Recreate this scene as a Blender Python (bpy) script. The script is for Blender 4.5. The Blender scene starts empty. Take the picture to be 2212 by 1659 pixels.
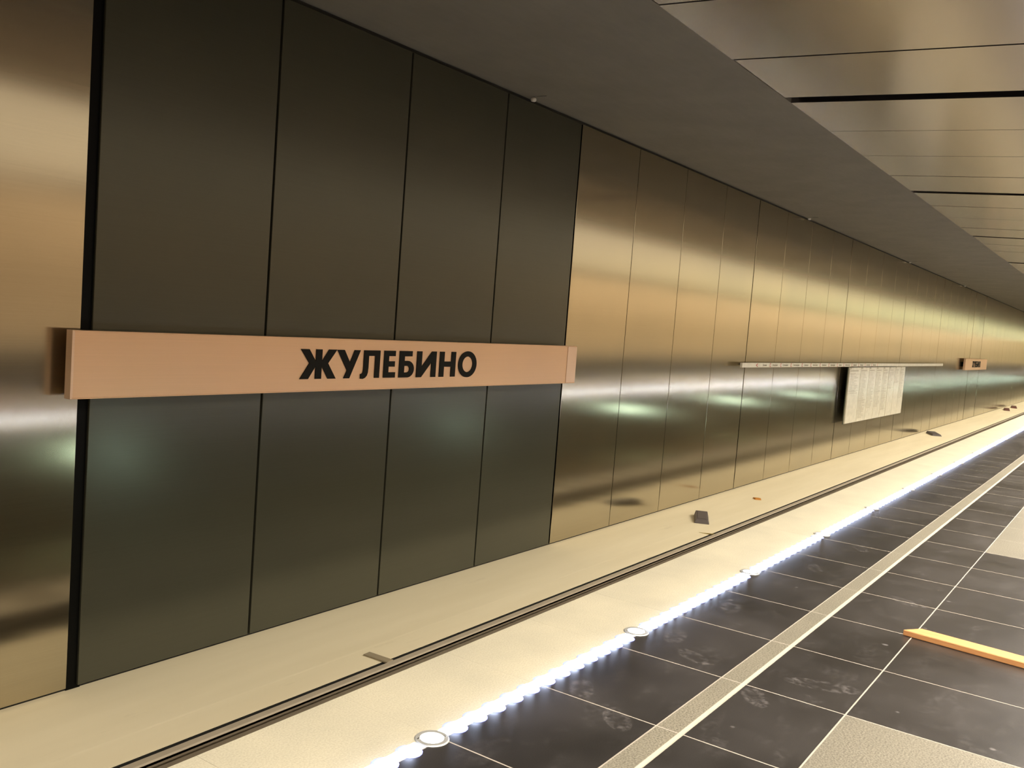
import bpy, bmesh, math, random
from mathutils import Vector, Matrix
random.seed(7)
S = bpy.context.scene
COL = S.collection

# ------------------------------------------------------------------ camera, world, exposure
H_EYE = 1.39
cam_d = bpy.data.cameras.new('camera')
cam = bpy.data.objects.new('camera', cam_d); COL.objects.link(cam)
cam_d.sensor_width = 36.0; cam_d.lens = 36.0 * 1969.0 / 2212.0
cam_d.clip_start = 0.02; cam_d.clip_end = 400
_r = Vector((0.57104972, -0.81741654, 0.0757127)); _u = Vector((0.01768462, 0.10445763, 0.99437209)); _f = Vector((0.82072497, 0.56649695, -0.0741062))
cam.matrix_world = Matrix(((_r.x, _u.x, -_f.x, 0), (_r.y, _u.y, -_f.y, 0), (_r.z, _u.z, -_f.z, H_EYE), (0, 0, 0, 1)))
S.camera = cam

w = bpy.data.worlds.new('world'); S.world = w; w.use_nodes = True
w.node_tree.nodes['Background'].inputs[0].default_value = (1.0, 0.85, 0.65, 1)
w.node_tree.nodes['Background'].inputs[1].default_value = 0.0
S.view_settings.view_transform = 'Standard'; S.view_settings.look = 'None'
S.view_settings.gamma = 1.0; S.view_settings.use_curve_mapping = False
S.view_settings.exposure = 0.0
S.cycles.use_denoising = True
S.cycles.max_bounces = 8; S.cycles.diffuse_bounces = 4; S.cycles.glossy_bounces = 5
S.cycles.sample_clamp_indirect = 6.0
S.cycles.use_light_tree = True

# lamp strengths (the lamps themselves are built further down)
COVE_GLOW = 1.2      # added glow of the unseen cove over the platform
DOWN_W = 155.0        # watts of each recessed downlight on the near row
FAR_W = 155.0         # watts of each downlight on the far row
WALL_FILL_W = 420.0        # watts of each added fill light on the opposite side
DOWN_GLOW = 3.0       # glow of its lens seen from the side
LED_WHITE = 32.0       # edge strip and round floor lights
UNDER_GREEN = 32.0    # work lamps on the platform face

# ------------------------------------------------------------------ materials
def new_mat(name):
    m = bpy.data.materials.new(name); m.use_nodes = True
    nt = m.node_tree; b = nt.nodes['Principled BSDF']
    return m, nt, b
def N(nt, t, **kw):
    n = nt.nodes.new(t)
    for k, v in kw.items():
        if k.startswith('i_'): n.inputs[k[2:].replace('_', ' ')].default_value = v
        else: setattr(n, k, v)
    return n
def ramp(nt, src, stops):
    r = nt.nodes.new('ShaderNodeValToRGB')
    el = r.color_ramp.elements
    while len(el) > 2: el.remove(el[-1])
    for i, (p, c) in enumerate(stops):
        e = el[i] if i < 2 else el.new(p)
        e.position = p; e.color = c if len(c) == 4 else (*c, 1)
    nt.links.new(src, r.inputs[0]); return r.outputs[0]
def pos(nt, scale=(1, 1, 1)):
    g = N(nt, 'ShaderNodeNewGeometry'); m = N(nt, 'ShaderNodeMapping')
    m.inputs['Scale'].default_value = scale
    nt.links.new(g.outputs['Position'], m.inputs['Vector']); return m.outputs['Vector']
def noise(nt, vec, scale, detail=4, rough=0.55):
    n = N(nt, 'ShaderNodeTexNoise'); n.inputs['Scale'].default_value = scale
    n.inputs['Detail'].default_value = detail; n.inputs['Roughness'].default_value = rough
    nt.links.new(vec, n.inputs['Vector']); return n.outputs['Fac']
def mix(nt, fac, a, b):
    m = N(nt, 'ShaderNodeMix', data_type='RGBA')
    for sock, v in ((m.inputs[0], fac), (m.inputs[6], a), (m.inputs[7], b)):
        if isinstance(v, (int, float)): sock.default_value = v
        elif isinstance(v, tuple): sock.default_value = (*v, 1) if len(v) == 3 else v
        else: nt.links.new(v, sock)
    return m.outputs[2]
def bump(nt, b, h, strength, dist=0.01):
    n = N(nt, 'ShaderNodeBump'); n.inputs['Strength'].default_value = strength; n.inputs['Distance'].default_value = dist
    nt.links.new(h, n.inputs['Height']); nt.links.new(n.outputs[0], b.inputs['Normal'])

def flat(name, col, rough=0.5, metal=0.0, spec=0.5):
    m, nt, b = new_mat(name)
    v = pos(nt); n = noise(nt, v, 9.0)
    c = ramp(nt, n, [(0.25, tuple(x * 0.9 for x in col)), (0.75, tuple(min(1, x * 1.08) for x in col))])
    nt.links.new(c, b.inputs['Base Color'])
    b.inputs['Roughness'].default_value = rough; b.inputs['Metallic'].default_value = metal
    b.inputs['Specular IOR Level'].default_value = spec
    return m
def emit(name, col, strength):
    m, nt, b = new_mat(name)
    b.inputs['Base Color'].default_value = (*col, 1)
    b.inputs['Emission Color'].default_value = (*col, 1); b.inputs['Emission Strength'].default_value = strength
    return m

def brushed(name, col, rough, metal, streak=0.06, spec=0.5, aniso=0.0):
    m, nt, b = new_mat(name)
    v = pos(nt, (1.2, 1.2, 220)); n = noise(nt, v, 1.0, 3)
    v2 = pos(nt, (0.5, 0.5, 0.4)); n2 = noise(nt, v2, 1.3, 2)
    c1 = ramp(nt, n, [(0.3, tuple(x * (1 - streak) for x in col)), (0.7, tuple(x * (1 + streak) for x in col))])
    c2 = ramp(nt, n2, [(0.3, (0.93, 0.93, 0.93)), (0.7, (1.04, 1.02, 0.99))])
    mm = N(nt, 'ShaderNodeMix', data_type='RGBA', blend_type='MULTIPLY'); mm.inputs[0].default_value = 1
    nt.links.new(c1, mm.inputs[6]); nt.links.new(c2, mm.inputs[7])
    nt.links.new(mm.outputs[2], b.inputs['Base Color'])
    rr = N(nt, 'ShaderNodeMapRange'); rr.inputs['To Min'].default_value = rough * 0.92; rr.inputs['To Max'].default_value = rough * 1.08
    nt.links.new(n, rr.inputs['Value']); nt.links.new(rr.outputs[0], b.inputs['Roughness'])
    b.inputs['Metallic'].default_value = metal; b.inputs['Specular IOR Level'].default_value = spec
    if aniso:
        t = N(nt, 'ShaderNodeCombineXYZ'); t.inputs[0].default_value = 1.0
        b.inputs['Anisotropic'].default_value = aniso; nt.links.new(t.outputs[0], b.inputs['Tangent'])
    return m

M = {}
M['gold'] = brushed('gold_steel', (0.49, 0.44, 0.335), 0.16, 0.97, 0.03, aniso=0.75)
M['dark'] = brushed('dark_steel', (0.082, 0.082, 0.060), 0.255, 0.4, 0.03)
M['sign'] = brushed('sign_metal', (0.80, 0.52, 0.32), 0.36, 0.5, 0.02)
M['sign_pale'] = brushed('sign_pale_metal', (0.84, 0.60, 0.43), 0.36, 0.4, 0.02)
M['ceil_metal'] = brushed('ceiling_metal', (0.38, 0.345, 0.335), 0.2, 0.97, 0.02)
M['black'] = flat('black_gap', (0.008, 0.008, 0.007), 0.6)
M['gap_gloss'] = flat('gap_gloss', (0.002, 0.002, 0.0017), 0.5, 0.0, 0.12)
M['letter'] = flat('letter_black', (0.008, 0.007, 0.005), 0.6, 0.0, 0.15)

def plaster():
    m, nt, b = new_mat('grey_plaster')
    n = noise(nt, pos(nt), 1.6, 5); f = noise(nt, pos(nt, (1, 5, 1)), 4, 6)
    c = ramp(nt, n, [(0.3, (0.215, 0.2, 0.17)), (0.7, (0.245, 0.228, 0.195))])
    nt.links.new(mix(nt, 0.12, c, ramp(nt, f, [(0.3, (0.12, 0.12, 0.11)), (0.8, (0.24, 0.23, 0.215))])), b.inputs['Base Color'])
    b.inputs['Roughness'].default_value = 0.9; b.inputs['Specular IOR Level'].default_value = 0.05
    return m
M['plaster'] = plaster()

FOOTPRINTS = [(4.42, 1.60, 0.3), (2.98, 1.63, 0.5), (2.84, 1.40, 0.7), (3.80, 1.62, 0.2), (3.62, 1.45, 1.0), (3.40, 1.10, 0.6), (5.6, 1.52, 0.4), (5.3, 0.95, 0.9), (6.4, 1.45, 0.5), (3.72, 0.93, 1.9)]
def black_granite():
    m, nt, b = new_mat('black_granite')
    def math_(op, a, b2):
        n = N(nt, 'ShaderNodeMath', operation=op)
        for k, v in enumerate((a, b2)):
            if v is None: continue
            if isinstance(v, (int, float)): n.inputs[k].default_value = v
            else: nt.links.new(v, n.inputs[k])
        return n.outputs[0]
    v = pos(nt); fine = noise(nt, v, 260, 2); dust = noise(nt, v, 1.7, 3, 0.5); sm = noise(nt, pos(nt, (1, 1.7, 1)), 5.0, 3, 0.5); grit = noise(nt, v, 38, 4, 0.65)
    base = ramp(nt, fine, [(0.35, (0.011, 0.010, 0.010)), (0.8, (0.032, 0.029, 0.026))])
    d1 = ramp(nt, dust, [(0.35, (0.05, 0.05, 0.05)), (0.75, (0.42, 0.42, 0.42))])
    d2 = ramp(nt, sm, [(0.5, (0, 0, 0)), (0.8, (0.5, 0.5, 0.5))])
    gm = ramp(nt, grit, [(0.42, (0, 0, 0)), (0.66, (1, 1, 1))])
    tot = math_('ADD', math_('MULTIPLY', d1, 0.8), math_('MULTIPLY', d2, gm))
    # dusty shoe prints, each an uneven oval ring
    for fx, fy, a in FOOTPRINTS:
        mp = N(nt, 'ShaderNodeMapping', vector_type='TEXTURE'); mp.inputs['Location'].default_value = (fx, fy, 0); mp.inputs['Rotation'].default_value = (0, 0, a)
        mp.inputs['Scale'].default_value = (0.10, 0.052, 1) if a < 1.5 else (0.16, 0.06, 1)
        g = N(nt, 'ShaderNodeNewGeometry'); nt.links.new(g.outputs['Position'], mp.inputs['Vector'])
        ln = N(nt, 'ShaderNodeVectorMath', operation='LENGTH'); nt.links.new(mp.outputs[0], ln.inputs[0])
        rg = ramp(nt, ln.outputs['Value'], [(0.3, (0.10, 0.10, 0.10)), (0.72, (0.75, 0.75, 0.75)), (0.9, (0.5, 0.5, 0.5)), (1.0, (0, 0, 0))])
        tot = math_('ADD', tot, math_('MULTIPLY', rg, gm))
    # crumbs of plaster
    vo = N(nt, 'ShaderNodeTexVoronoi'); vo.inputs['Scale'].default_value = 3.2; nt.links.new(v, vo.inputs['Vector'])
    sp = ramp(nt, vo.outputs['Distance'], [(0.0, (1, 1, 1)), (0.035, (0.9, 0.9, 0.9)), (0.05, (0, 0, 0))])
    tot = math_('MINIMUM', math_('ADD', tot, sp), 1.0)
    nt.links.new(mix(nt, tot, base, (0.112, 0.103, 0.105)), b.inputs['Base Color'])
    rr = N(nt, 'ShaderNodeMapRange'); rr.inputs['To Min'].default_value = 0.28; rr.inputs['To Max'].default_value = 0.42
    nt.links.new(tot, rr.inputs['Value']); nt.links.new(rr.outputs[0], b.inputs['Roughness'])
    return m
M['tile_black'] = black_granite()
def granite(name, a, b_, c_, rough):
    m, nt, b = new_mat(name)
    v = pos(nt); f = noise(nt, v, 150, 2, 0.7); g = noise(nt, v, 3.0, 5)
    c = ramp(nt, f, [(0.32, a), (0.5, b_), (0.68, c_)])
    c2 = ramp(nt, g, [(0.3, (0.9, 0.9, 0.9)), (0.7, (1.05, 1.04, 1.02))])
    mm = N(nt, 'ShaderNodeMix', data_type='RGBA', blend_type='MULTIPLY'); mm.inputs[0].default_value = 1
    nt.links.new(c, mm.inputs[6]); nt.links.new(c2, mm.inputs[7]); nt.links.new(mm.outputs[2], b.inputs['Base Color'])
    b.inputs['Roughness'].default_value = rough
    return m
M['tile_light'] = granite('light_granite', (0.10, 0.092, 0.075), (0.20, 0.185, 0.15), (0.29, 0.27, 0.225), 0.4)
M['stripe'] = granite('stripe_granite', (0.10, 0.094, 0.075), (0.225, 0.207, 0.165), (0.32, 0.30, 0.25), 0.4)
M['slab'] = granite('cream_granite', (0.48, 0.44, 0.345), (0.56, 0.52, 0.405), (0.61, 0.57, 0.46), 0.5)
M['grout'] = flat('pale_grout', (0.42, 0.38, 0.33), 0.8)
M['brass'] = flat('yellow_edging', (0.74, 0.66, 0.45), 0.4)
M['platform'] = flat('raw_concrete', (0.36, 0.35, 0.31), 0.85)

def bed():
    m, nt, b = new_mat('cream_concrete')
    n = noise(nt, pos(nt, (0.25, 2.2, 1)), 1.4, 5); s = noise(nt, pos(nt, (0.9, 5, 1)), 1.3, 6, 0.65)
    c = ramp(nt, n, [(0.3, (0.78, 0.69, 0.485)), (0.7, (0.85, 0.76, 0.55))])
    st = ramp(nt, s, [(0.64, (0, 0, 0)), (0.85, (0.4, 0.4, 0.4))])
    nt.links.new(mix(nt, st, c, (0.36, 0.29, 0.18)), b.inputs['Base Color'])
    b.inputs['Roughness'].default_value = 0.75
    return m
M['bed'] = bed()
M['bed_dirty'] = granite('dirty_concrete', (0.10, 0.08, 0.055), (0.20, 0.165, 0.115), (0.33, 0.28, 0.2), 0.9)
M['rail'] = flat('rail_steel', (0.17, 0.135, 0.095), 0.6, 0.1)
M['rail_head_lit'] = flat('rail_steel_lit', (0.44, 0.375, 0.285), 0.5, 0.1)  # same steel painted lighter for the light falling on the rail head
M['fastener'] = flat('fastener_steel', (0.30, 0.25, 0.18), 0.6, 0.1)
M['sleeper'] = flat('sleeper_concrete', (0.46, 0.40, 0.31), 0.85)
M['wood_orange'] = None
def wood(name, a, b_):
    m, nt, b = new_mat(name)
    n = noise(nt, pos(nt, (90, 4, 90)), 1.0, 4); n2 = noise(nt, pos(nt, (8, 3, 8)), 1.0, 3)
    c = mix(nt, n2, a, b_)
    nt.links.new(mix(nt, ramp(nt, n, [(0.4, (0, 0, 0)), (0.75, (0.4, 0.4, 0.4))]), c, tuple(x * 0.6 for x in a)), b.inputs['Base Color'])
    b.inputs['Roughness'].default_value = 0.6
    return m
M['wood_orange'] = wood('orange_timber', (0.66, 0.27, 0.10), (0.78, 0.42, 0.16))
M['batten'] = wood('grey_timber', (0.30, 0.245, 0.16), (0.36, 0.30, 0.2))
M['straw'] = flat('straw', (0.34, 0.26, 0.06), 0.6)
M['chip'] = flat('orange_chip', (0.55, 0.22, 0.02), 0.6)
M['box_grey'] = flat('grey_brown_box', (0.11, 0.09, 0.085), 0.55)
M['box_red'] = flat('red_brown_box', (0.14, 0.055, 0.04), 0.55)
M['white_board'] = flat('white_board', (0.90, 0.86, 0.74), 0.22)
M['board_edge'] = flat('board_edge', (0.10, 0.11, 0.08), 0.4)
M['print'] = flat('grey_print', (0.40, 0.36, 0.27), 0.5)
M['print_red'] = flat('red_print', (0.55, 0.06, 0.05), 0.5)
M['steel'] = flat('bezel_steel', (0.50, 0.50, 0.48), 0.45, 0.5)
M['screw'] = flat('screw_steel', (0.75, 0.75, 0.75), 0.3, 1.0)
M['white_cap'] = flat('white_cap', (0.8, 0.77, 0.72), 0.5)
M['wire'] = flat('dark_wire', (0.10, 0.09, 0.07), 0.6)
M['wall_far'] = flat('warm_wall', (0.80, 0.65, 0.49), 0.55, 0.0)
def cove(k):
    # added glow on an unseen ceiling, graded from dim pink to bright yellow
    m, nt, b = new_mat('added_cove_glow')
    g = N(nt, 'ShaderNodeNewGeometry'); sp = N(nt, 'ShaderNodeSeparateXYZ'); nt.links.new(g.outputs['Position'], sp.inputs[0])
    mr = N(nt, 'ShaderNodeMapRange'); mr.inputs['From Min'].default_value = 0; mr.inputs['From Max'].default_value = 70
    nt.links.new(sp.outputs['X'], mr.inputs['Value'])
    c = ramp(nt, mr.outputs[0], [(0.0, (0.60, 0.50, 0.38)), (0.3, (0.80, 0.67, 0.49)), (0.6, (1.0, 0.86, 0.52)), (1.0, (1.0, 1.0, 0.55))])
    nt.links.new(c, b.inputs['Emission Color']); b.inputs['Emission Strength'].default_value = COVE_GLOW * k
    return m
M['cove'] = cove(1.0); M['soffit_glow'] = cove(0.75)
M['led_halo'] = emit('led_halo', (0.30, 0.36, 1.0), 1.4)
M['led'] = emit('led_white', (0.62, 0.72, 1.0), LED_WHITE)
M['led_core'] = emit('led_core', (0.80, 0.86, 1.0), LED_WHITE * 0.25)
M['spot'] = emit('spot_white', (0.90, 0.93, 1.0), LED_WHITE * 0.3)
M['lamp'] = emit('lamp_warm', (1.0, 0.86, 0.62), DOWN_GLOW)
M['green_lamp'] = emit('lamp_green', (0.74, 1.0, 0.86), UNDER_GREEN)

# ------------------------------------------------------------------ mesh helpers
def add_box(bm, x0, x1, y0, y1, z0, z1):
    vs = [bm.verts.new(c) for c in ((x0, y0, z0), (x1, y0, z0), (x1, y1, z0), (x0, y1, z0), (x0, y0, z1), (x1, y0, z1), (x1, y1, z1), (x0, y1, z1))]
    for f in ((3, 2, 1, 0), (4, 5, 6, 7), (0, 1, 5, 4), (1, 2, 6, 5), (2, 3, 7, 6), (3, 0, 4, 7)):
        bm.faces.new([vs[i] for i in f])
def add_prism_x(bm, prof, x0, x1):
    a = [bm.verts.new((x0, y, z)) for y, z in prof]; b = [bm.verts.new((x1, y, z)) for y, z in prof]
    n = len(prof)
    for i in range(n): bm.faces.new((a[i], a[(i + 1) % n], b[(i + 1) % n], b[i]))
    bm.faces.new(a[::-1]); bm.faces.new(b)
def add_lathe(bm, prof, seg=32, c=(0, 0, 0)):
    rings = []
    for r, z in prof:
        if r < 1e-6: rings.append([bm.verts.new((c[0], c[1], c[2] + z))])
        else: rings.append([bm.verts.new((c[0] + r * math.cos(2 * math.pi * i / seg), c[1] + r * math.sin(2 * math.pi * i / seg), c[2] + z)) for i in range(seg)])
    for p, q in zip(rings, rings[1:]):
        for i in range(seg):
            j = (i + 1) % seg
            if len(p) == 1 and len(q) == 1: continue
            if len(p) == 1: bm.faces.new((p[0], q[j], q[i]))
            elif len(q) == 1: bm.faces.new((p[i], p[j], q[0]))
            else: bm.faces.new((p[i], p[j], q[j], q[i]))
def add_tube(bm, pts, r, seg=8):
    rings = []
    for k, p in enumerate(pts):
        p = Vector(p); a = Vector(pts[max(k - 1, 0)]); b = Vector(pts[min(k + 1, len(pts) - 1)])
        t = (b - a).normalized(); s = t.cross(Vector((0, 0, 1)) if abs(t.z) < 0.9 else Vector((1, 0, 0))).normalized(); v = t.cross(s)
        rings.append([bm.verts.new(p + r * (math.cos(2 * math.pi * i / seg) * s + math.sin(2 * math.pi * i / seg) * v)) for i in range(seg)])
    for p, q in zip(rings, rings[1:]):
        for i in range(seg): bm.faces.new((p[i], p[(i + 1) % seg], q[(i + 1) % seg], q[i]))
    bm.faces.new(rings[0][::-1]); bm.faces.new(rings[-1])
def mesh(name, bm, mat, bevel=0.0, smooth=False):
    if bevel: bmesh.ops.bevel(bm, geom=list(bm.edges), offset=bevel, segments=1, affect='EDGES', clamp_overlap=True)
    bmesh.ops.recalc_face_normals(bm, faces=bm.faces)
    me = bpy.data.meshes.new(name); bm.to_mesh(me); bm.free(); me.materials.append(mat)
    if smooth:
        for p in me.polygons: p.use_smooth = True
    return me
def obj(name, data, parent=None, loc=(0, 0, 0), rot=(0, 0, 0)):
    o = bpy.data.objects.new(name, data); COL.objects.link(o); o.location = loc; o.rotation_euler = rot
    if parent: o.parent = parent
    return o
def box_mesh(name, mat, sx, sy, sz, bevel=0.0):
    bm = bmesh.new(); add_box(bm, -sx / 2, sx / 2, -sy / 2, sy / 2, -sz / 2, sz / 2); return mesh(name, bm, mat, bevel)
def tag(o, label, cat, group=None):
    o['label'] = label; o['category'] = cat
    if group: o['group'] = group
    return o
def structure(o, label=None, cat=None):
    o['kind'] = 'structure'
    if label: o['label'] = label
    if cat: o['category'] = cat
    return o
ORD = ['first', 'second', 'third', 'fourth', 'fifth', 'sixth', 'seventh', 'eighth', 'ninth', 'tenth', 'eleventh', 'twelfth',
       'thirteenth', 'fourteenth', 'fifteenth', 'sixteenth', 'seventeenth', 'eighteenth', 'nineteenth', 'twentieth']

# ------------------------------------------------------------------ layout numbers (metres; X along the track, Y towards the track wall)
X_BACK, X_END = -9.0, 170.0
Y_WALL = 5.40; Z_WT = 3.59; Z_BED = -1.20
Y_EDGE = 2.217; Y_LED = 1.775
Y_PL = 3.10; Z_PL = 3.665            # where the plaster soffit meets the metal ceiling panels
Y_CE = 0.0; Z_CE = 3.53              # free edge of the metal ceiling panels
Y_MID = -2.8                         # centre line of the platform
PW = 1.423; J0 = 3.112
def joint(n): return J0 + PW * n if n <= 16 else J0 + PW * 16 + 1.30 * (n - 16)
TILE = 0.6; TX0 = 2.892

# ------------------------------------------------------------------ the track wall with its metal panels
bm = bmesh.new(); add_box(bm, X_BACK, X_END, Y_WALL + 0.02, Y_WALL + 0.32, Z_BED - 0.5, Z_WT + 0.6)
wall = structure(obj('wall_left', mesh('wall_left', bm, M['black'])), 'long track wall clad in tall gold and dark metal panels', 'wall')
bm = bmesh.new(); add_box(bm, J0 - 0.005, J0 + 0.09, Y_WALL + 0.012, Y_WALL + 0.022, Z_BED, Z_WT)
obj('gap_lining', mesh('gap_lining', bm, M['gap_gloss']), wall)['label'] = 'glossy black strip in the wide joint before the dark panels'
panel_cache = {}
def panel(n, dark):
    x0, x1 = joint(n), joint(n + 1)
    g0 = 0.014 if n % 4 == 0 else 0.006; g1 = 0.014 if (n + 1) % 4 == 0 else 0.006
    if dark: g0 = max(g0, 0.010); g1 = max(g1, 0.010)
    if n == 0: x0 += 0.065; g0 = 0.0
    if n == -1: g1 = 0.012
    a, b = x0 + g0, x1 - g1
    key = (round(b - a, 4), dark)
    if key not in panel_cache:
        bm = bmesh.new(); add_box(bm, 0, key[0], 0, 0.03, Z_BED + 0.022, Z_WT - 0.022)
        panel_cache[key] = mesh('wall_panel', bm, M['dark' if dark else 'gold'], 0.003)
    o = obj('wall_panel', panel_cache[key], wall, (a, Y_WALL - 0.008, 0))
    if 24 <= n <= 27: o.rotation_euler.z = (0.004, -0.003, 0.004, -0.003)[n - 24]
    if dark: o['label'] = 'dark grey metal wall panel'
    return o
N_LAST = 118
for n in range(-8, N_LAST):
    panel(n, 0 <= n <= 3)

# ------------------------------------------------------------------ ceiling: plaster soffit, metal panels, raised cove
bm = bmesh.new()
add_prism_x(bm, [(Y_WALL + 0.02, Z_WT + 0.012), (Y_PL, Z_PL), (Y_PL, Z_PL + 0.35), (Y_WALL + 0.02, Z_WT + 0.35)], X_BACK, X_END)
ceil = structure(obj('ceiling', mesh('ceiling', bm, M['plaster'])), 'grey plaster soffit meeting slotted metal ceiling panels', 'ceiling')
bm = bmesh.new()
sl = (Z_CE - Z_PL) / (Y_CE - Y_PL)
add_prism_x(bm, [(Y_PL + 0.02, Z_PL + 0.10), (Y_CE, Z_CE + 0.10), (Y_CE, Z_CE + 0.16), (Y_PL + 0.02, Z_PL + 0.16)], X_BACK, X_END)
obj('backing', mesh('ceiling_backing', bm, M['black']), ceil)
cpc = {}
for n in range(-8, 64):
    x0, x1 = joint(n), joint(n + 1)
    gp = lambda q: 0.10 if q % 4 == 0 else 0.022 if q % 4 == 3 else 0.007
    a = x0 + gp(n); b = x1 - gp(n + 1)
    k = round(b - a, 4)
    if k not in cpc:
        bm = bmesh.new()
        add_prism_x(bm, [(Y_PL, Z_PL), (Y_CE, Z_CE), (Y_CE, Z_CE + 0.05), (Y_PL, Z_PL + 0.05)], 0, k)
        cpc[k] = mesh('ceiling_panel', bm, M['ceil_metal'])
    # neighbouring panels sit a millimetre or two apart in height
    obj('ceiling_panel', cpc[k], ceil, (a, 0, random.choice((0, 0.002, 0.004))))
bm = bmesh.new()
add_prism_x(bm, [(Y_PL, Z_PL), (Y_CE, Z_CE), (Y_CE, Z_CE + 0.05), (Y_PL, Z_PL + 0.05)], joint(64), X_END)
obj('far_panels', mesh('far_panels', bm, M['ceil_metal']), ceil)
# cove over the middle and the mirrored half beyond
bm = bmesh.new()
yo = 2 * Y_MID
add_prism_x(bm, [(Y_CE, Z_CE), (Y_CE - 0.02, Z_CE + 0.10), (yo - Y_CE + 0.02, Z_CE + 0.10), (yo - Y_CE, Z_CE), (yo - Y_CE, Z_CE + 0.2), (Y_CE, Z_CE + 0.2)], X_BACK, X_END)
obj('cove', mesh('cove', bm, M['cove']), ceil)
bm = bmesh.new()
add_prism_x(bm, [(yo - Y_CE, Z_CE), (yo - Y_WALL, Z_WT), (yo - Y_WALL, Z_WT + 0.3), (yo - Y_CE, Z_CE + 0.3)], X_BACK, X_END)  # soffit glow added to fill a dark band in the panel reflections
obj('opposite_soffit', mesh('opposite_soffit', bm, M['soffit_glow']), ceil)['label'] = 'unseen ceiling over the opposite track, given an added glow'

# the wall across the platform and the two ends, outside the frame but mirrored in the panels
bm = bmesh.new(); add_box(bm, X_BACK, X_END, yo - Y_WALL - 0.3, yo - Y_WALL, Z_BED - 0.5, 4.2)
wr = structure(obj('wall_right', mesh('wall_right', bm, M['wall_far'])))
bm = bmesh.new(); add_box(bm, X_BACK, X_END, yo - Y_WALL, yo - Y_WALL + 0.03, Z_BED - 0.4, -0.12)  # added dark strip that dims what the ceiling panels reflect
obj('dimming_strip', mesh('dimming_strip', bm, M['dark']), wr)['label'] = 'added dark strip along the foot of the opposite wall, dimming reflections'
bm = bmesh.new(); add_box(bm, X_END, X_END + 0.3, yo - Y_WALL, Y_WALL, Z_BED - 0.5, 4.4)
structure(obj('wall_end', mesh('wall_end', bm, M['wall_far'])))
bm = bmesh.new(); add_box(bm, X_BACK - 0.3, X_BACK, yo - Y_WALL, Y_WALL, Z_BED - 0.5, 4.4)
structure(obj('wall_back', mesh('wall_back', bm, M['wall_far'])))

# ------------------------------------------------------------------ platform floor
bm = bmesh.new()
add_prism_x(bm, [(Y_EDGE - 0.02, -0.03), (Y_EDGE - 0.02, -0.18), (Y_EDGE - 0.30, -0.22), (Y_EDGE - 0.30, Z_BED - 0.2), (-7.8, Z_BED - 0.2), (-7.8, -0.012),
                 (1.80, -0.012), (1.80, -0.03)], X_BACK, X_END)
floor = structure(obj('floor', mesh('floor', bm, M['platform'])), 'black granite platform floor with pale edge slabs', 'floor')
bm = bmesh.new(); add_box(bm, X_BACK, X_END, -7.78, 1.752, -0.012, 0.0)
obj('grout_bed', mesh('grout_bed', bm, M['grout']), floor)['label'] = 'pale grout between the tiles'
G = 0.006
rows = [(1.272, 1.752, 'b'), (0.784, 1.172, 'b'), (0.184, 0.784, 'c'), (-0.416, 0.184, 'c')]
tcache = {}
def tile(x0, x1, y0, y1, mat, name):
    k = (round(x1 - x0, 3), round(y1 - y0, 3), mat)
    if k not in tcache:
        bm = bmesh.new(); add_box(bm, 0, k[0], 0, k[1], -0.011, 0)
        tcache[k] = mesh(name, bm, M[mat])
    return obj(name, tcache[k], floor, (x0, y0, random.uniform(0, 0.0002)))
def is_light(i): return (i % 12) >= 7 or (i % 12) == 0     # light fields of six tiles, then six dark
NT0, NT1 = -5, 62
for i in range(NT0, NT1):
    x0 = TX0 + i * TILE + G / 2; x1 = x0 + TILE - G
    for y0, y1, kind in rows:
        lt = kind == 'c' and is_light(i)
        o = tile(x0, x1, y0 + G / 2, y1 - G / 2, 'tile_light' if lt else 'tile_black', 'floor_tile')
        if lt: o['label'] = 'pale speckled granite floor tile'
    tile(x0, x1, 1.190, 1.270, 'stripe', 'stripe_stone')
# the tiles past those, joined
bm = bmesh.new()
for i in range(NT1, 270):
    x0 = TX0 + i * TILE + G / 2
    for y0, y1, kind in rows[:2]: add_box(bm, x0, x0 + TILE - G, y0 + G / 2, y1 - G / 2, -0.011, 0)
o = obj('far_black_tiles', mesh('far_black_tiles', bm, M['tile_black']), floor); o['kind'] = 'stuff'
bm = bmesh.new(); bl = bmesh.new(); bc = bmesh.new()
for i in range(-18, 270):
    x0 = TX0 + i * TILE + G / 2
    for j in range(13):
        y1 = 0.784 - j * TILE
        if j < 2 and NT0 <= i < NT1: continue
        add_box(bc if j >= 3 else bl if is_light(i) else bm, x0, x0 + TILE - G, max(y1 - TILE, -7.78) + G / 2, y1 - G / 2, -0.011, 0)
    if i < NT0:
        for y0, y1, kind in rows[:2]: add_box(bm, x0, x0 + TILE - G, y0 + G / 2, y1 - G / 2, -0.011, 0)
o = obj('outer_black_tiles', mesh('outer_black_tiles', bm, M['tile_black']), floor); o['kind'] = 'stuff'
o = obj('middle_reflector_tiles', mesh('middle_reflector_tiles', bc, M['slab']), floor); o['kind'] = 'stuff'  # unseen tiles, made cream to brighten the band mirrored in the panels
o = obj('outer_pale_tiles', mesh('outer_pale_tiles', bl, M['tile_light']), floor); o['kind'] = 'stuff'
bm = bmesh.new()
for i in list(range(-18, NT0)) + list(range(NT1, 270)):
    x0 = TX0 + i * TILE + G / 2; add_box(bm, x0, x0 + TILE - G, 1.190, 1.270, -0.011, 0)
o = obj('far_stripe_stones', mesh('far_stripe_stones', bm, M['stripe']), floor); o['kind'] = 'stuff'
bm = bmesh.new(); add_box(bm, X_BACK, X_END, 1.173, 1.187, -0.011, 0.0012)
obj('edging_strip', mesh('edging_strip', bm, M['brass']), floor)['label'] = 'thin pale yellow metal strip along the grey stripe'
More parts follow.
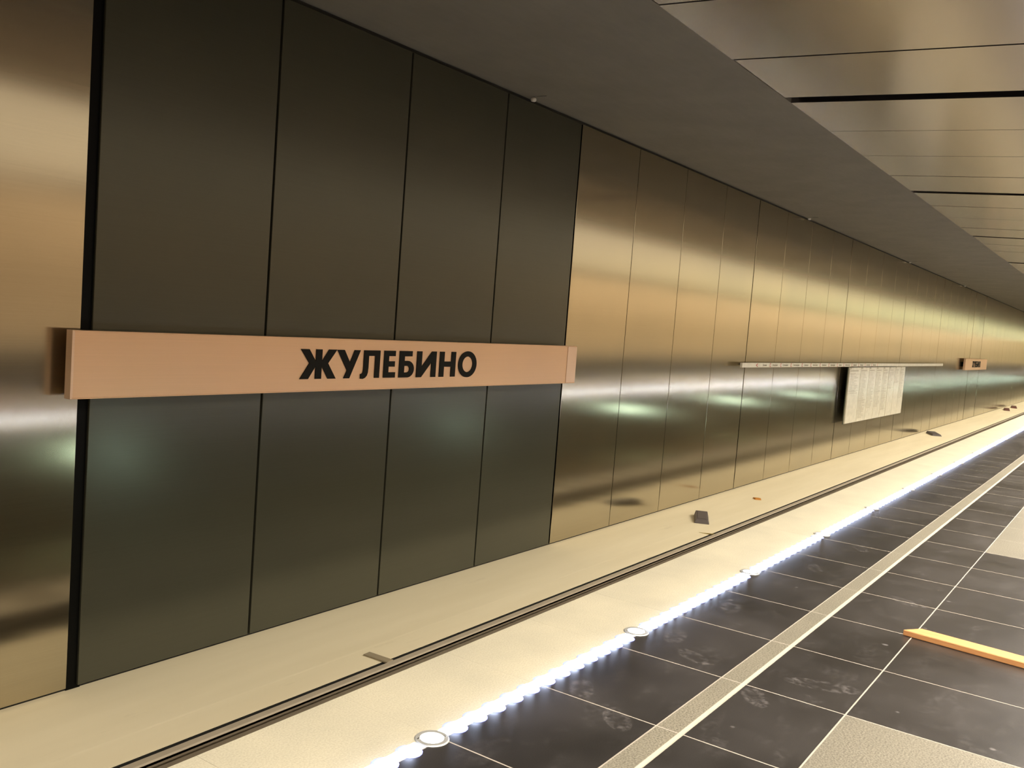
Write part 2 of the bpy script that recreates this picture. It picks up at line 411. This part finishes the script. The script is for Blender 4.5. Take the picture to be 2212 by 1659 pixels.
# cream edge slabs
scache = None
for i in range(-5, 90):
    if scache is None:
        bm = bmesh.new(); add_box(bm, 0, TILE - 0.0008, 1.7995, Y_EDGE, -0.03, 0.0)
        scache = mesh('edge_slab', bm, M['slab'])
    obj('edge_slab', scache, floor, (TX0 + i * TILE, 0, random.uniform(-0.0002, 0.0002)))
bm = bmesh.new()
for i in list(range(-18, -5)) + list(range(90, 270)): add_box(bm, TX0 + i * TILE, TX0 + i * TILE + TILE - 0.0015, 1.7995, Y_EDGE, -0.03, 0)
o = obj('far_edge_slabs', mesh('far_edge_slabs', bm, M['slab']), floor); o['kind'] = 'stuff'

# ------------------------------------------------------------------ LED strip and round floor lights
SPX0, SPD = 2.268, 1.45
N_SPOT = 30
spots = [SPX0 + SPD * k for k in range(-1, N_SPOT)]
strip = obj('led_strip', None, None, (SPX0, Y_LED, 0))
tag(strip, 'blue-white glowing LED strip along the edge of the black tiles', 'light strip')
bm = bmesh.new(); add_box(bm, X_BACK, X_END, 1.7545, 1.7985, -0.0115, -0.004)
o = obj('channel', mesh('led_channel', bm, M['steel']), strip, (-SPX0, -Y_LED, 0))
bm = bmesh.new(); add_lathe(bm, [(0.027, 0.0), (0.026, 0.010), (0.016, 0.017), (0, 0.018)], 16)
nf = len(bm.faces)
add_lathe(bm, [(0.044, 0.003), (0.042, 0.0045), (0.028, 0.006), (0.026, 0.006)], 16)  # glowing blue ring standing in for the halo around each LED
dome = mesh('led', bm, M['led'], smooth=True); dome.materials.append(M['led_halo'])
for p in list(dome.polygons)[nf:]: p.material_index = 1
n_led = 0
far = bmesh.new()
for k, xs in enumerate(spots):
    a, b = xs + 0.062, xs + SPD - 0.062
    bm = bmesh.new(); add_box(bm, a, b, Y_LED - 0.010, Y_LED + 0.023, -0.0045, 0.003)
    obj('diffuser', mesh('led_diffuser', bm, M['led_core']), strip, (-SPX0, -Y_LED, 0))
    for q in range(12):
        x = a + (b - a) * (q + 0.5) / 12
        if n_led < 250:
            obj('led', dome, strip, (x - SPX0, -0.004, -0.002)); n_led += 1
        else: add_lathe(far, [(0.024, 0.0), (0.012, 0.008), (0, 0.008)], 8, (x - SPX0, -0.004, -0.002))
o = obj('far_leds', mesh('far_leds', far, M['led']), strip); o['kind'] = 'stuff'
bm = bmesh.new(); add_box(bm, spots[-1] + SPD, X_END, Y_LED - 0.02, Y_LED + 0.022, -0.0045, 0.003)
obj('diffuser', mesh('led_diffuser', bm, M['led_core']), strip, (-SPX0, -Y_LED, 0))
# one round light, then copies
bm = bmesh.new(); add_lathe(bm, [(0.0385, 0.0015), (0.0395, 0.0045), (0.054, 0.0045), (0.0575, 0.001), (0.0575, -0.011), (0.0385, -0.011), (0.0385, 0.0015)], 40)
m_bez = mesh('bezel', bm, M['steel'], smooth=False)
bm = bmesh.new(); add_lathe(bm, [(0.0383, -0.008), (0.0383, 0.002), (0.030, 0.0055), (0.015, 0.0075), (0, 0.008)], 32)
m_len = mesh('lens', bm, M['spot'], smooth=True)
bm = bmesh.new(); add_lathe(bm, [(0.0045, 0.0), (0.0045, 0.0012), (0.003, 0.002), (0, 0.002)], 10)
m_scr = mesh('screw', bm, M['screw'])
fl = obj('floor_light', None)
obj('bezel', m_bez, fl); obj('lens', m_len, fl)
for s in (-1, 1): obj('screw', m_scr, fl, (s * 0.0445 * 0.80, -s * 0.0445 * 0.6, 0.0046))
def copy_thing(r, loc, name=None):
    c = r.copy(); COL.objects.link(c); c.location = loc
    for ch in list(r.children):
        d = ch.copy(); COL.objects.link(d); d.parent = c
        for g in list(ch.children):
            e = g.copy(); COL.objects.link(e); e.parent = d
    return c
seen = 0
for k, xs in enumerate(spots):
    o = fl if k == 0 else copy_thing(fl, (0, 0, 0))
    o.location = (xs, Y_LED, 0)
    if k == 0: lab = 'round steel-rimmed floor light just below the bottom edge of the photo'
    elif k <= 14: lab = ('nearest round steel-rimmed floor light in the LED strip' if k == 1 else
                        '%s nearest round steel-rimmed floor light in the LED strip' % ORD[k - 1])
    else: lab = 'small distant round floor light far along the glowing LED strip'
    tag(o, lab, 'floor light', 'round lights set in the LED strip')

# ------------------------------------------------------------------ track trough: bed, rail
bm = bmesh.new()
add_prism_x(bm, [(4.62, Z_BED), (4.60, Z_BED - 0.001), (4.352, Z_BED - 0.002), (4.348, Z_BED - 0.07), (4.02, Z_BED - 0.05), (4.0, Z_BED - 0.16),
                 (3.0, Z_BED - 0.16), (1.9, Z_BED - 0.05), (1.9, Z_BED - 0.4), (Y_WALL + 0.02, Z_BED - 0.4), (Y_WALL + 0.02, Z_BED)], X_BACK, X_END)
track = structure(obj('trackbed', mesh('trackbed', bm, M['bed'])), 'cream concrete track bed between platform and panelled wall', 'track bed')
bm = bmesh.new(); add_box(bm, X_BACK, X_END, 3.0, 4.346, Z_BED - 0.05, Z_BED - 0.046); 
obj('dirt_layer', mesh('dirt_layer', bm, M['bed_dirty']), track)['label'] = 'brown dusty concrete between the rails'
bm = bmesh.new(); add_box(bm, X_BACK, X_END, 4.336, 4.3475, Z_BED - 0.068, Z_BED - 0.004)  # black strip put in as the shade behind the rail
obj('groove_shade', mesh('groove_shade', bm, M['black']), track)['label'] = 'dark strip painting the shade in the groove along the rail'
bm = bmesh.new(); add_box(bm, -0.13, 0.13, 3.30, 4.325, Z_BED - 0.046, Z_BED - 0.02); m_sl = mesh('sleeper', bm, M['sleeper'], 0.01)
for i in range(-4, 90): obj('sleeper', m_sl, track, (2.97 + 0.64 * i + random.uniform(-0.04, 0.04), 0, 0))
YR = 4.078; ZR = -1.075
rail = obj('rail', None, None, (0, YR, Z_BED - 0.02))
tag(rail, 'brown steel running rail just showing past the platform edge', 'rail')
zr0 = Z_BED - 0.02
hgt = ZR - zr0
bm = bmesh.new()
add_prism_x(bm, [(-0.066, 0), (0.066, 0), (0.066, 0.010), (0.012, 0.026), (0.010, hgt - 0.045), (0.034, hgt - 0.035), (0.034, hgt - 0.008),
                 (-0.034, hgt - 0.008), (-0.034, hgt - 0.035), (-0.010, hgt - 0.045), (-0.012, 0.026), (-0.066, 0.010)], X_BACK, X_END)
obj('rail_bar', mesh('rail_bar', bm, M['rail']), rail)
bm = bmesh.new()
add_prism_x(bm, [(0.034, hgt - 0.008), (0.034, hgt - 0.006), (0.024, hgt), (-0.024, hgt), (-0.034, hgt - 0.006), (-0.034, hgt - 0.022), (-0.033, hgt - 0.022), (-0.033, hgt - 0.008)], X_BACK, X_END)
obj('rail_head_lit', mesh('rail_head_lit', bm, M['rail_head_lit']), rail)['label'] = 'top of the rail, painted lighter as if lit'
bm = bmesh.new(); add_box(bm, -0.06, 0.06, -0.11, -0.05, 0, 0.035); add_box(bm, -0.06, 0.06, 0.05, 0.11, 0, 0.035)
add_lathe(bm, [(0.018, 0.035), (0.018, 0.06), (0, 0.065)], 8, (0, -0.085, 0)); add_lathe(bm, [(0.018, 0.035), (0.018, 0.06), (0, 0.065)], 8, (0, 0.085, 0))
m_fast = mesh('rail_fastener', bm, M['fastener'], 0.0)
for i in range(-4, 90): obj('rail_fastener', m_fast, rail, (2.97 + 0.64 * i, 0, 0))

# ------------------------------------------------------------------ debris on the track bed
def wedge(bm, L, W, h0, h1):
    a = [bm.verts.new(c) for c in ((-L, -W, 0), (L, -W, 0), (L, W, 0), (-L, W, 0), (-L * 0.9, -W * 0.8, h0), (L * 0.94, -W * 0.8, h1), (L * 0.94, W * 0.8, h1), (-L * 0.9, W * 0.8, h0))]
    for f in ((3, 2, 1, 0), (4, 5, 6, 7), (0, 1, 5, 4), (1, 2, 6, 5), (2, 3, 7, 6), (3, 0, 4, 7)): bm.faces.new([a[i] for i in f])
def track_box(x, y, rz, L, W, mat, label):
    r = obj('track_box', None, None, (x, y, Z_BED), (0, 0, rz)); tag(r, label, 'box', 'boxes on the track bed')
    bm = bmesh.new(); wedge(bm, L, W, 0.05, 0.075); obj('housing', mesh('track_box_housing', bm, mat, 0.004), r)
    bm = bmesh.new(); add_box(bm, -L * 0.72, L * 0.76, -W * 0.6, W * 0.6, 0.0, 0.010)
    obj('lid', mesh('track_box_lid', bm, mat, 0.003), r, (0, 0, 0.058), (0, -math.atan2(0.025, 1.84 * L), 0))
    return r
track_box(11.75, 4.78, 0.42, 0.27, 0.10, M['box_grey'], 'dark grey-brown box lying on the cream track bed, nearest of the boxes')
track_box(29.7, 5.0, 0.42, 0.36, 0.14, M['box_grey'], 'dark box on the track bed beyond the white timetable board')
track_box(47.6, 5.05, 0.12, 0.6, 0.13, M['box_red'], 'left one of two small far brown boxes by the wall foot')
track_box(50.4, 5.05, 0.12, 0.6, 0.13, M['box_red'], 'right one of two small far brown boxes by the wall foot')
bm = bmesh.new(); add_tube(bm, [(10.99, 4.49, Z_BED - 0.006), (11.0, 4.36, Z_BED + 0.004), (10.99, 4.24, Z_BED + 0.02)], 0.007)
tag(obj('stick', mesh('stick', bm, M['straw'])), 'thin yellow-brown stick lying across the track bed to the rail', 'stick')
bm = bmesh.new(); wedge(bm, 0.075, 0.05, 0.03, 0.012)
tag(obj('wood_chip', mesh('wood_chip', bm, M['chip']), None, (14.04, 4.82, Z_BED), (0, 0, 0.6)), 'small orange chip on the track bed beyond the nearest dark box', 'debris')
bm = bmesh.new(); add_box(bm, -0.035, 0.035, -0.13, 0.10, 0, 0.012)
tag(obj('batten', mesh('batten', bm, M['batten'], 0.002), None, (4.93, 4.43, Z_BED - 0.002), (0, 0, 0.05)), 'short flat grey-tan batten lying across the track bed beside the rail', 'batten')

# ------------------------------------------------------------------ station name sign
def curve_mesh(name, loops, depth, mat):
    cu = bpy.data.curves.new(name, 'CURVE'); cu.dimensions = '2D'; cu.fill_mode = 'BOTH'; cu.extrude = depth
    for lp in loops:
        s = cu.splines.new('POLY'); s.points.add(len(lp) - 1); s.use_cyclic_u = True
        for p, q in zip(s.points, lp): p.co = (q[0], q[1], 0, 1)
    t = bpy.data.objects.new('tmp', cu); COL.objects.link(t)
    bpy.context.view_layer.update()
    me = bpy.data.meshes.new_from_object(t.evaluated_get(bpy.context.evaluated_depsgraph_get()))
    bpy.data.objects.remove(t); me.name = name; me.materials.clear(); me.materials.append(mat)
    return me
def ell(cx, cy, rx, ry, n=40, a0=0, a1=2 * math.pi, close=True):
    m = n if close else n + 1
    return [(cx + rx * math.cos(a0 + (a1 - a0) * i / n), cy + ry * math.sin(a0 + (a1 - a0) * i / n)) for i in range(m)]
# glyphs in a unit box: x 0..1 of the letter's own width, y 0..1 of the cap height
GL = {
 'zhe': [[(0, 1), (0.225, 1), (0.415, 0.60), (0.415, 1), (0.585, 1), (0.585, 0.60), (0.775, 1), (1, 1), (0.76, 0.53), (1, 0), (0.775, 0), (0.585, 0.43), (0.585, 0), (0.415, 0), (0.415, 0.43), (0.225, 0), (0, 0), (0.24, 0.53)]],
 'u': [[(0, 1), (0.30, 1), (0.56, 0.56), (0.74, 1), (1, 1), (0.56, 0), (0.31, 0), (0.44, 0.285)]],
 'el': [[(0.14, 1), (1, 1), (1, 0), (0.74, 0), (0.74, 0.80), (0.40, 0.80)] + [(0.40, 0.38), (0.385, 0.20), (0.34, 0.09), (0.25, 0.01), (0.13, -0.03), (0.0, -0.02), (0.0, 0.15), (0.07, 0.155), (0.115, 0.20), (0.135, 0.30), (0.14, 0.42)]],
 'ie': [[(0, 1), (0.96, 1), (0.96, 0.80), (0.41, 0.80), (0.41, 0.61), (0.93, 0.61), (0.93, 0.41), (0.41, 0.41), (0.41, 0.20), (1, 0.20), (1, 0), (0, 0)]],
 'be': [[(0, 1), (0.85, 1), (0.85, 0.80), (0.34, 0.80), (0.34, 0.63)] + ell(0.56, 0.315, 0.44, 0.315, 18, math.pi / 2, -math.pi / 2, False) + [(0, 0)],
        [(0.34, 0.44), (0.34, 0.19)] + ell(0.53, 0.315, 0.16, 0.125, 10, -math.pi / 2, math.pi / 2, False)],
 'i': [[(0, 1), (0.25, 1), (0.25, 0.40), (0.76, 1), (1, 1), (1, 0), (0.75, 0), (0.75, 0.58), (0.25, 0), (0, 0)]],
 'en': [[(0, 1), (0.28, 1), (0.28, 0.61), (0.72, 0.61), (0.72, 1), (1, 1), (1, 0), (0.72, 0), (0.72, 0.40), (0.28, 0.40), (0.28, 0), (0, 0)]],
 'o': [ell(0.5, 0.5, 0.5, 0.5, 44), ell(0.5, 0.5, 0.285, 0.30, 36)],
}
LET = [('zhe', 4.761, 5.136, 0.791, 1.021), ('u', 5.141, 5.400, 0.791, 1.02), ('el', 5.411, 5.634, 0.791, 1.02), ('ie', 5.684, 5.830, 0.791, 1.02),
       ('be', 5.877, 6.070, 0.790, 1.02), ('i', 6.106, 6.371, 0.790, 1.02), ('en', 6.421, 6.653, 0.790, 1.02), ('o', 6.696, 6.976, 0.782, 1.028)]
YS = 5.25
def name_sign(dx, sx, label):
    x0, x1 = 2.977, 8.83
    L = (x1 - x0) * sx
    r = obj('station_sign', None, None, (dx, YS, 0.697)); tag(r, label, 'sign', 'station name signs')
    bm = bmesh.new(); add_box(bm, 0, L, 0, 0.055, 0, 0.408); obj('sign_board', mesh('sign_board', bm, M['sign'], 0.004), r)
    bm = bmesh.new(); add_box(bm, L - 0.19 * sx, L + 0.004, -0.0055, 0.057, 0.004, 0.404); obj('pale_end', mesh('pale_end', bm, M['sign_pale'], 0.002), r)['label'] = 'paler right end of the sign'  # paler box over the right end of the sign
    bm = bmesh.new(); add_box(bm, -0.012, 0.004, -0.0055, 0.06, -0.004, 0.412); obj('edge_strip', mesh('edge_strip', bm, M['sign_pale'], 0.001), r)['label'] = 'pale edge strip of the sign'
    for (a, b) in ((-0.004, 0.004), (0.404, 0.412)):
        bm = bmesh.new(); add_box(bm, 0.0, L, -0.006, 0.055, a, b); obj('sign_rim', mesh('sign_rim', bm, M['sign'], 0.001), r)
    for fx in (0.06, 0.35, 0.65, 0.94):
        bm = bmesh.new(); add_box(bm, L * fx - 0.03, L * fx + 0.03, 0.055, 0.142, 0.12, 0.28); obj('bracket', mesh('sign_bracket', bm, M['letter']), r)
    for g, a, b, z0, z1 in LET:
        loops = [[((q[0] * (b - a)) * sx, q[1] * (z1 - z0)) for q in lp] for lp in GL[g]]
        me = curve_mesh('letter', loops, 0.004, M['letter'])
        obj('letter', me, r, ((a - x0) * sx, -0.003, z0 - 0.697), (math.pi / 2, 0, 0))
    return r
name_sign(2.977, 1.0, 'long copper-beige station name sign with black letters across the near dark panels')
name_sign(35.75, 0.90, 'distant copper-beige station name sign on the far dark panels')

# ------------------------------------------------------------------ route sign and timetable board
def text_mesh(txt, size, mat, name='text'):
    cu = bpy.data.curves.new(name, 'FONT'); cu.body = txt; cu.size = size; cu.extrude = 0.0008; cu.resolution_u = 2
    t = bpy.data.objects.new('tmp', cu); COL.objects.link(t); bpy.context.view_layer.update()
    me = bpy.data.meshes.new_from_object(t.evaluated_get(bpy.context.evaluated_depsgraph_get())); bpy.data.objects.remove(t)
    me.materials.clear(); me.materials.append(mat); return me
rs = obj('route_sign', None, None, (14.0, YS, 0.852)); tag(rs, 'long thin white line-diagram sign with red marks on the gold wall', 'sign')
RL = 17.45
bm = bmesh.new(); add_box(bm, 0, RL, 0, 0.04, 0, 0.076); obj('sign_board', mesh('route_board', bm, M['white_board'], 0.003), rs)
for k in range(7):
    bm = bmesh.new(); add_box(bm, 0.5 + k * 2.7, 0.56 + k * 2.7, 0.04, 0.142, 0.02, 0.055); obj('bracket', mesh('route_bracket', bm, M['letter']), rs)
bm = bmesh.new()
def bar(bm, x0, z0, x1, z1, t):
    d = Vector((x1 - x0, z1 - z0)); n = Vector((-d.y, d.x)).normalized() * t / 2
    c = [(x0 + n.x, z0 + n.y), (x1 + n.x, z1 + n.y), (x1 - n.x, z1 - n.y), (x0 - n.x, z0 - n.y)]
    f = [bm.verts.new((p[0], -0.0015, p[1])) for p in c]; g = [bm.verts.new((p[0], 0.0, p[1])) for p in c]
    bm.faces.new(f)
    for i in range(4): bm.faces.new((f[i], g[i], g[(i + 1) % 4], f[(i + 1) % 4]))
bar(bm, 0.62, 0.038, 0.70, 0.062, 0.014); bar(bm, 0.62, 0.038, 0.70, 0.014, 0.014)
obj('chevron', mesh('chevron', bm, M['print_red']), rs)['label'] = 'red chevron pointing left'
stations = ['Выхино', 'Рязанский', 'Кузьминки', 'Текстильщики', 'Таганская', 'Китай-город', 'Пушкинская', 'Баррикадная', 'Беговая', 'Полежаевская', 'Щукинская', 'Тушинская', 'Сходненская', 'Планерная']
sep = bmesh.new(); xx = 0.95
for s in stations:
    me = text_mesh(s, 0.05, M['print'], 'station_text')
    wd = max(v.co.x for v in me.vertices)
    sc = 0.82 / wd if wd > 0.82 else 1.0
    o = obj('station_text', me, rs, (xx, -0.0012, 0.022), (math.pi / 2, 0, 0)); o.scale = (sc, 1, 1)
    xx += min(wd, 0.82) + 0.16
    for a in ((xx, 0.014, xx, 0.062), (xx, 0.062, xx + 0.05, 0.062), (xx, 0.014, xx + 0.05, 0.014)): bar(sep, *a, 0.011)
    xx += 0.14
o = obj('separator_marks', mesh('separator_marks', sep, M['print_red']), rs); o['label'] = 'small red brackets between the names'

bd = obj('timetable_board', None, None, (20.42, YS - 0.01, -0.40)); tag(bd, 'white board of eight printed columns hanging under the thin line sign', 'board')
BW, BH = 5.55, 1.235
ends = [0.48, 0.95, 0.79, 0.78, 0.86, 0.46, 0.35, 0.68]
cuts = [0, 0.168, 0.306, 0.432, 0.556, 0.668, 0.786, 0.893, 1.0]
bm = bmesh.new(); add_box(bm, -0.015, BW + 0.015, 0.03, 0.045, -0.015, BH); obj('back_plate', mesh('back_plate', bm, M['board_edge']), bd)
rnd = random.Random(3)
for c in range(8):
    a, b = cuts[c] * BW, cuts[c + 1] * BW
    bm = bmesh.new(); add_box(bm, a + 0.012, b - (0.03 if c == 4 else 0.012), 0, 0.03, 0, BH)
    p = obj('board_column', mesh('board_column', bm, M['white_board'], 0.002), bd)
    bm = bmesh.new(); bar(bm, a + 0.06, BH - 0.075, b - 0.2, BH - 0.075, 0.022)
    bar(bm, a + 0.03, BH - 0.02, a + 0.16, BH - 0.02, 0.04)
    z = BH - 0.13
    while z > BH * (1 - ends[c]):
        x = a + 0.06
        xe = a + 0.06 + (b - a - 0.16) * rnd.uniform(0.45, 0.95)
        while x < xe:
            l = rnd.uniform(0.05, 0.16); bar(bm, x, z, min(x + l, xe), z, 0.011); x += l + 0.025
        if rnd.random() < 0.08: bar(bm, a + 0.05, z - 0.018, b - 0.06, z - 0.018, 0.006)
        z -= 0.034
    obj('printed_text', mesh('printed_text', bm, M['print']), p)['kind'] = 'stuff'
for fx in (0.1, 0.5, 0.9):
    bm = bmesh.new(); add_box(bm, BW * fx - 0.03, BW * fx + 0.03, 0.045, 0.152, 0.5, 0.7); obj('bracket', mesh('board_bracket', bm, M['letter']), bd)

# ------------------------------------------------------------------ small white caps on the wall-ceiling edge
for k, (x, lab) in enumerate(((7.72, 'nearest small white cap hanging at the wall top above the dark panels'), (16.9, 'small white cap hanging at the wall top over the gold panels'),
                              (25.6, 'third small white cap along the wall top'), (34.4, 'farthest small white cap at the wall top'))):
    r = obj('ceiling_cap', None, None, (x, 5.33, 3.60)); tag(r, lab, 'ceiling fitting', 'white caps along the wall top')
    bm = bmesh.new(); add_lathe(bm, [(0.0, 0.0), (0.022, 0.004), (0.030, 0.018), (0.026, 0.034), (0.012, 0.042)], 16)
    obj('cap', mesh('cap', bm, M['white_cap'], smooth=True), r, (0, 0, -0.045))
    bm = bmesh.new(); add_tube(bm, [(0, 0, 0.0), (0, -0.02, 0.012), (-0.01, -0.16, 0.005)], 0.003, 6)
    obj('wire', mesh('cap_wire', bm, M['wire']), r, (0, 0, -0.005))

# ------------------------------------------------------------------ wooden lath on the platform
A = Vector((4.715, 0.80)); B = Vector((4.50, -1.1))
d = (B - A); Ln = d.length; ang = math.atan2(d.y, d.x)
bm = bmesh.new(); v = [bm.verts.new(c) for c in ((-0.02, -0.05, 0), (Ln, -0.05, 0), (Ln, 0.05, 0), (0.035, 0.05, 0), (-0.02, -0.05, 0.028), (Ln, -0.05, 0.028), (Ln, 0.05, 0.028), (0.035, 0.05, 0.028))]
for f in ((3, 2, 1, 0), (4, 5, 6, 7), (0, 1, 5, 4), (1, 2, 6, 5), (2, 3, 7, 6), (3, 0, 4, 7)): bm.faces.new([v[i] for i in f])
tag(obj('wooden_lath', mesh('wooden_lath', bm, M['wood_orange'], 0.003), None, (A.x, A.y, 0.0007), (0, 0, ang)), 'orange wooden lath lying on the black floor tiles', 'plank')

# ------------------------------------------------------------------ lamps out of frame, mirrored in the panels, and added fill lights
bm = bmesh.new(); add_lathe(bm, [(0.16, 0.10), (0.16, -0.012), (0.13, -0.016), (0.125, 0.0), (0.125, 0.10), (0.16, 0.10)], 24)
m_ring = mesh('lamp_ring', bm, M['steel'])
bm = bmesh.new(); add_lathe(bm, [(0.124, 0.0), (0.06, -0.03), (0, -0.04)], 20)
m_l = mesh('lamp_lens', bm, M['lamp'], smooth=True)
pl = obj('downlight', None); obj('lamp_ring', m_ring, pl); obj('lamp_lens', m_l, pl)
def beam(name, w, spread):
    ld = bpy.data.lights.new(name, 'AREA'); ld.shape = 'DISK'; ld.size = 0.24; ld.energy = w; ld.color = (1.0, 0.90, 0.74); ld.spread = math.radians(spread); return ld
# lamps along the near end are dimmed, those further down the hall run brighter
near = [beam('near_beam', DOWN_W * k, 142) for k in (0.88, 1.2, 1.36, 1.75)]
far_ = [beam('far_beam', FAR_W * k, 140) for k in (0.8, 0.9, 1.1, 1.4)]
bo = obj('beam', near[0], pl, (0, 0, -0.05))
first = True
for row, y in enumerate((-0.30, yo + 0.30)):
    for i in range(-2, 50):
        o = pl if first else copy_thing(pl, (0, 0, 0)); first = False
        o.location = (1.0 + 2.9 * i, y, 3.60)
        q = 0 if i < 2 else 1 if i < 4 else 2 if i < 7 else 3
        for ch in o.children:
            if ch.type == 'LIGHT': ch.data = (far_ if row else near)[q]
        tag(o, 'warm recessed downlight in the %s row of the ceiling cove, mirrored in the gold panels' % ('far' if row else 'near'), 'lamp',
            'downlights in the %s row over the platform' % ('far' if row else 'near'))
# added unseen fill lights over the opposite track, lighting the far wall only
bm = bmesh.new(); add_prism_x(bm, [(0.0, 0.0), (0.0, 0.22), (-0.16, 0.22), (-0.16, 0.20), (-0.02, 0.20), (-0.02, 0.0)], -9, 9); m_w = mesh('fill_shield', bm, M['letter'])
def wall_fill(k):
    wl = bpy.data.lights.new('fill_beam', 'AREA'); wl.shape = 'RECTANGLE'; wl.size = 17.5; wl.size_y = 0.12; wl.energy = WALL_FILL_W * k; wl.color = (1.0, 0.86, 0.67); return wl
wls = [wall_fill(k) for k in (0.32, 0.5, 0.68, 0.92, 1.1)]
ww = obj('wall_fill_light', None); obj('fill_shield', m_w, ww)
obj('fill_beam', wls[0], ww, (0, -0.09, 0.18), (math.radians(-50), 0, 0))
first = True
for i in range(9):
    o = ww if first else copy_thing(ww, (0, 0, 0)); first = False
    o.location = (i * 19.0, -9.0, 3.33)
    for ch in o.children:
        if ch.type == 'LIGHT': ch.data = wls[min(i, 4)]
    tag(o, 'added unseen fill light on the wall across the platform', 'lamp', 'added fill lights on the opposite side')
bm = bmesh.new(); add_lathe(bm, [(0.0, 0.10), (0.07, 0.085), (0.10, 0.03), (0.10, 0.0)], 18); m_g = mesh('glass', bm, M['green_lamp'], smooth=True)
bm = bmesh.new(); add_lathe(bm, [(0.13, 0.0), (0.13, 0.03), (0.10, 0.035), (0.10, -0.02), (0, -0.02)], 18); m_gb = mesh('lamp_base', bm, M['steel'])
bl = obj('bulkhead_lamp', None, None, (0, 0, 0), (-math.pi / 2, 0, 0)); obj('glass', m_g, bl); obj('lamp_base', m_gb, bl)
first = True
for i in range(-1, 14):
    o = bl if first else copy_thing(bl, (0, 0, 0)); first = False
    o.location = (5.5 + 5.75 * i, Y_EDGE - 0.28, -0.36)
    tag(o, 'greenish work lamp on the platform face, seen as a glow in the wall panels', 'lamp', 'work lamps under the platform edge')
